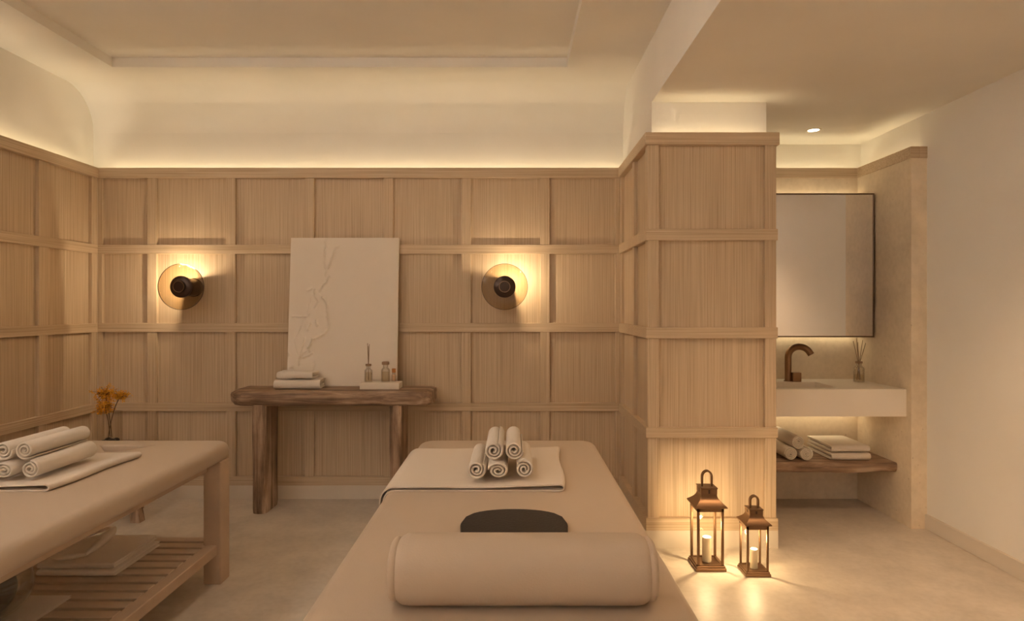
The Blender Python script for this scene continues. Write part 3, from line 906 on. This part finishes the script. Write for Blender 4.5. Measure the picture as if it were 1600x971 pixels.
# mirror cabinet
mi = thing('mirror_cabinet', 'wide bronze-framed wall mirror lit from behind in the niche', 'mirror', (1.74, 3.80, 1.02))
mx0, mx1 = PX1 + 0.002 - 1.74, 2.145 - 1.74
bm = BM(); box(bm, mx0 + 0.004, mx1 - 0.004, 0.012, 0.150, 0.004, 0.851); obj('cabinet_body', bm, 'frame', mi)
bm = BM(); f = 0.008
box(bm, mx0, mx1, -0.004, 0.0135, 0.847, 0.855); box(bm, mx0, mx1, -0.004, 0.0135, 0, 0.008)
box(bm, mx0, mx0 + 0.008, -0.004, 0.0135, 0.008, 0.847); box(bm, mx1 - 0.006, mx1, -0.004, 0.0135, 0.008, 0.847)
obj('mirror_frame', bm, 'frame', mi)
bm = BM(); box(bm, mx0 + 0.006, mx1 - 0.005, 0.0, 0.0125, 0.006, 0.849); obj('mirror_glass', bm, 'mirror', mi)
bm = BM(); box(bm, mx0 + 0.1, mx1 - 0.1, 0.149, 0.199, 0.2, 0.65); obj('wall_mount', bm, 'frame', mi)
NL = 0.80
LEDW = (1.0, 0.78, 0.46)
area('mirror_led_top', (1.73, YB - 0.028, 1.868), UP, NL, 0.012, 0.55, LEDW)
area('mirror_led_bottom', (1.73, YB - 0.028, 1.026), (0, 0, 0), NL, 0.012, 0.42, LEDW)
area('counter_led', (1.73, YB - 0.05, 0.560), (0, 0, 0), NL, 0.012, 0.62, LEDW)
bm = BM(); box(bm, 1.33, 2.13, YB - 0.058, YB - 0.042, 0.5605, 0.601)
obj('light_channel', bm, 'solid', wb)

# timber shelf
bm = BM(); rings = []
for i in range(31):
    u = i / 30; x = PX1 - 0.02 + (NX - 0.002 - PX1 + 0.02) * u
    y0 = 3.585 + 0.008 * noise.noise((x * 6, 1.7, 0)); y1 = YB - 0.002
    ring = []
    zt_, zb_ = 0.326, 0.266 + 0.006 * noise.noise((x * 5, 9, 0))
    prof = [(y1, zt_), (y1, zb_), (y0 + 0.03, zb_), (y0 + 0.012, zb_ + 0.006 + 0.004 * noise.noise((x * 13, 4, 0))), (y0 + 0.004, zb_ + 0.018), (y0 + 0.002 * noise.noise((x * 20, 2, 0)), 0.300), (y0, 0.316), (y0 + 0.003, 0.323), (y0 + 0.008, zt_)]
    rings.append([(x, y, z) for y, z in prof])
loft(bm, rings)
sh = obj('timber_shelf', bm, 'rustic_x', None, True, 45)
tag(sh, 'thick live-edge timber shelf under the washbasin counter', 'shelf')
S2 = 0.3265
r2 = obj('rolled_towel', roll_mesh(0.30, 0.0405, 0.0085, 0.0093, 0.003), 'towel', None, True, 60)
for k, (x, z, ph, pos) in enumerate(((1.575, 0.0405, 0.4, 'lower left of three'), (1.664, 0.0405, 2.2, 'lower right of three'), (1.618, 0.1085, 4.2, 'resting on the other two'))):
    o = r2 if k == 0 else r2.copy()
    if k: C.objects.link(o)
    o.location = (x, 3.622, S2 + z); o.rotation_euler = (0, ph, 0)
    tag(o, f'rolled towel on the timber shelf below the washbasin, {pos}', 'towel', 'rolled towels on the timber shelf')
g = 'folded towels on the timber shelf'
towel('folded_towel', (1.926, 3.635, S2), 0.224, 0.315, 0.040, 2, 0.009, 0.0, 'folded white towel on the timber shelf, lower of two', 'towel', g, 7.0)
towel('folded_towel', (1.926, 3.640, S2 + 0.0465), 0.220, 0.310, 0.036, 2, 0.008, 0.0, 'folded white towel on the timber shelf, upper of two', 'towel', g, 9.0)

# ---------------------------------------------------------------- lanterns
def lantern(name, label, x0, y0, W, hb, hc, hr, ht, hh, ch, cr_, clabel):
    """W base width; heights of base, cage top, roof shoulder, roof top, handle top"""
    t = thing(name, label, 'lantern', (x0 + W / 2, y0 + W / 2, 0), 0, 'floor lanterns')
    h = W / 2
    bm = BM()
    box(bm, -h, h, -h, h, 0.0, hb * 0.62, 0.0015, 1)
    box(bm, -h * 0.94, h * 0.94, -h * 0.94, h * 0.94, hb * 0.6, hb, 0.0015, 1)
    obj('base', bm, 'lantern', t)
    c = h * 0.87; p = 0.0055 * W / 0.139 * 2
    for sx in (-1, 1):
        for sy in (-1, 1):
            xa, xb = sorted((sx * c, sx * (c - p))); ya, yb = sorted((sy * c, sy * (c - p)))
            obj('post', box(BM(), xa, xb, ya, yb, hb - 0.001, hc, 0.001, 1), 'lantern', t)
    for nm, za, zb_ in (('top_rim', hc - 0.016, hc), ('bottom_rim', hb - 0.001, hb + 0.004)):
        bm = BM()
        for s in (-1, 1):
            ya, yb = sorted((s * c, s * (c - p)))
            box(bm, -c, c, ya, yb, za, zb_); box(bm, ya, yb, -c, c, za, zb_)
        obj(nm, bm, 'lantern', t)
    g_ = c - p / 2
    for k in range(4):
        bm = BM()
        if k < 2:
            s = (-1, 1)[k]; box(bm, -c + p, c - p, s * g_ - 0.001, s * g_ + 0.001, hb + 0.004, hc - 0.016)
        else:
            s = (-1, 1)[k - 2]; box(bm, s * g_ - 0.001, s * g_ + 0.001, -c + p, c - p, hb + 0.004, hc - 0.016)
        obj('glass_pane', bm, 'pane', t)
    # roof: flared ogee, then a straight neck
    bm = BM()
    e = h * 1.06; nk = h * 0.52
    prof = [(c, hc - 0.001), (e * 0.985, hc + 0.002), (e, hc + 0.005), (e * 0.985, hc + 0.008)]
    for k in range(1, 11):
        u = k / 10
        prof.append((nk + (e * 0.97 - nk) * (1 - u) ** 2.0, hc + 0.008 + (hr - hc - 0.008) * (u ** 0.92)))
    prof += [(nk, hr + 0.001), (nk * 1.02, hr + 0.003), (nk * 1.02, ht - 0.006), (nk * 1.1, ht - 0.003), (nk * 1.1, ht)]
    loft(bm, [[(-r, -r, z), (r, -r, z), (r, r, z), (-r, r, z)] for r, z in prof], False, True)
    obj('roof', bm, 'lantern', t)
    # vent slot on the neck
    for k in range(4):
        a = k * PI / 2; bm = BM()
        box(bm, -0.004, 0.004, -nk * 1.02 - 0.0012, -nk * 1.02 + 0.001, hr + 0.004, ht - 0.008)
        bmesh.ops.rotate(bm, verts=bm.verts, cent=(0, 0, 0), matrix=Matrix.Rotation(a, 3, 'Z'))
        obj('vent_slot', bm, 'darkbronze', t)
    # strap handle
    bm = BM(); hw = nk * 0.62; n = 20; rings = []
    straight = (hh - ht) - hw * 1.25
    path = [(-hw, ht - 0.004), (-hw, ht + straight * 0.5)]
    for k in range(n + 1):
        a = PI - PI * k / n
        path.append((hw * math.cos(a), ht + straight + hw * 1.25 * math.sin(a)))
    path += [(hw, ht + straight * 0.5), (hw, ht - 0.004)]
    band(bm, path, 0.0085, -0.008, 0.008, 'Y', 0.001, nmid=2)
    obj('handle', bm, 'lantern', t, True, 40)
    # candle
    cd = thing('candle', clabel, 'candle', (x0 + W / 2, y0 + W / 2, hb), 0, 'lantern candles')
    bm = BM(); lathe(bm, [(0.001, 0), (cr_, 0), (cr_, ch - 0.003), (cr_ - 0.002, ch), (cr_ - 0.003, ch - 0.002), (0.001, ch - 0.002)], n=32); obj('wax', bm, 'wax', cd, True, 40)
    bm = BM(); lathe(bm, [(0.001, ch - 0.0015), (cr_ - 0.0035, ch - 0.0015), (cr_ - 0.0035, ch - 0.0005), (0.001, ch - 0.0005)], n=32); obj('glowing_top', bm, 'glow', cd)
    point('candle_lamp', (x0 + W / 2, y0 + W / 2, hb + ch + (0.056 if W > 0.12 else 0.045)), KL * (1.0 if W > 0.12 else 0.7), (1.0, 0.70, 0.36), 0.011)
KL = 3.4
lantern('lantern', 'taller brass lantern with a lit candle in front of the oak column', 0.8295, 2.894, 0.1386, 0.024, 0.285, 0.341, 0.371, 0.441, 0.112, 0.0205, 'ivory candle glowing inside the taller lantern')
lantern('lantern', 'shorter brass lantern with a lit candle in front of the oak column', 1.0345, 2.837, 0.1120, 0.021, 0.225, 0.269, 0.293, 0.346, 0.086, 0.0165, 'ivory candle glowing inside the shorter lantern')

# ---------------------------------------------------------------- corner stool with flowers
st = thing('stool', 'small dark timber stool with splayed legs in the corner behind the left massage table', 'stool', (-2.27, 3.62, 0))
bm = BM(); lathe(bm, [(0.001, 0.390), (0.122, 0.390), (0.130, 0.396), (0.130, 0.418), (0.124, 0.424), (0.001, 0.424)], n=40); obj('seat', bm, 'rustic_x', st, True, 40)
for sx, sy in ((1, -0.25), (-0.9, -0.35), (0.25, 1)):
    top = Vector((0.095 * sx, 0.095 * sy, 0.394)); bot = Vector((0.175 * sx, 0.175 * sy, 0.0))
    bm = BM(); rings = []
    for p, hwid in ((bot, 0.026), (top, 0.024)):
        rings.append([(p.x + a * hwid, p.y + b_ * hwid, p.z) for a, b_ in ((-1, -1), (1, -1), (1, 1), (-1, 1))])
    loft(bm, rings); obj('leg', bm, 'rustic_z', st)
v = thing('glass_vase', 'clear cylindrical glass vase with dark pebbles on the corner stool', 'vase', (-2.265, 3.60, 0.425))
bm = BM(); lathe(bm, [(0.001, 0), (0.058, 0), (0.062, 0.004), (0.062, 0.185), (0.0595, 0.185), (0.0595, 0.008), (0.001, 0.008)], n=36); obj('vase_wall', bm, 'vase', v, True, 40)
for k, (px, py, r) in enumerate(((0.022, -0.020, 0.021), (-0.018, -0.028, 0.017), (-0.02, 0.018, 0.02), (0.02, 0.024, 0.018))):
    bm = BM(); bmesh.ops.create_icosphere(bm, subdivisions=3, radius=r)
    for q in bm.verts: q.co.z *= 0.72
    o = obj('pebble', bm, 'black', None, True, 70); o.location = (-2.265 + px, 3.60 + py, 0.434 + r * 0.72)
    tag(o, 'smooth black pebble at the bottom of the glass vase', 'pebble', 'pebbles in the glass vase')
def sprig(label, tip, spread, n, seed):
    rnd = random.Random(seed)
    t = thing('flower_sprig', label, 'flower', (-2.265, 3.60, 0.436), 0, 'yellow flower sprigs')
    tip = Vector(tip)
    bm = BM(); tube(bm, arcpts((rnd.uniform(-0.02, 0.02), rnd.uniform(-0.02, 0.02), 0.03), (tip.x * 0.2, tip.y * 0.2, tip.z * 0.7), tuple(tip)), 0.0022, 6)
    bl = BM()
    for k in range(n):
        p = tip + Vector((rnd.gauss(0, 1) * spread[0], rnd.gauss(0, 1) * spread[1], rnd.gauss(0, 1) * spread[2]))
        if k % 3 == 0: tube(bm, [tuple(tip - Vector((0, 0, spread[2]))), tuple((tip + p) / 2 + Vector((0, 0, 0.004))), tuple(p)], 0.0009, 4)
        mtx = Matrix.Translation(p) @ Matrix.Rotation(rnd.uniform(0, 6.28), 4, (rnd.random(), rnd.random(), rnd.random() + 0.1))
        r = rnd.uniform(0.005, 0.0105)
        for pet in range(4):
            a = pet * PI / 2
            vs = [bl.verts.new(mtx @ Vector(q)) for q in ((0, 0, 0), (math.cos(a - 0.45) * r, math.sin(a - 0.45) * r, r * 0.35), (math.cos(a) * r * 1.5, math.sin(a) * r * 1.5, r * 0.15), (math.cos(a + 0.45) * r, math.sin(a + 0.45) * r, r * 0.35))]
            bl.faces.new(vs)
    obj('stem', bm, 'twig', t)
    o = obj('blossoms', bl, 'yellow', t); o['kind'] = 'stuff'
    return t
sprig('yellow flower sprig in the corner vase, the one reaching to the right', (0.065, -0.01, 0.265), (0.020, 0.022, 0.011), 150, 3)
sprig('yellow flower sprig in the corner vase, the tallest one on the left', (-0.035, 0.01, 0.275), (0.022, 0.022, 0.019), 170, 5)
sprig('yellow flower sprig in the corner vase, the lowest one at the front', (-0.020, -0.02, 0.205), (0.020, 0.020, 0.019), 170, 8)

# ---------------------------------------------------------------- world, camera, view
w = bpy.data.worlds.new('world'); scene.world = w; w.use_nodes = True
bg = w.node_tree.nodes['Background']; bg.inputs[0].default_value = (1.0, 0.75, 0.5, 1); bg.inputs[1].default_value = 0.0

cam = bpy.data.cameras.new('camera'); cam.sensor_width = 36.0; cam.lens = 22.5
cam.shift_y = -5.5 / 1600; cam.shift_x = -1.0 / 1600
cam.clip_start = 0.05
co_ = bpy.data.objects.new('camera', cam); C.objects.link(co_)
co_.location = (0, 0, 1.2); co_.rotation_euler = (PI / 2, 0, 0)
scene.camera = co_
scene.view_settings.view_transform = 'Standard'
scene.view_settings.look = 'None'
scene.view_settings.exposure = -0.10
scene.view_settings.gamma = 1.0
scene.view_settings.use_curve_mapping = False
scene.cycles.max_bounces = 14
scene.cycles.diffuse_bounces = 10
scene.cycles.transparent_max_bounces = 16
scene.cycles.sample_clamp_indirect = 0.0
scene.cycles.caustics_reflective = False
scene.cycles.caustics_refractive = False
scene.cycles.use_denoising = True
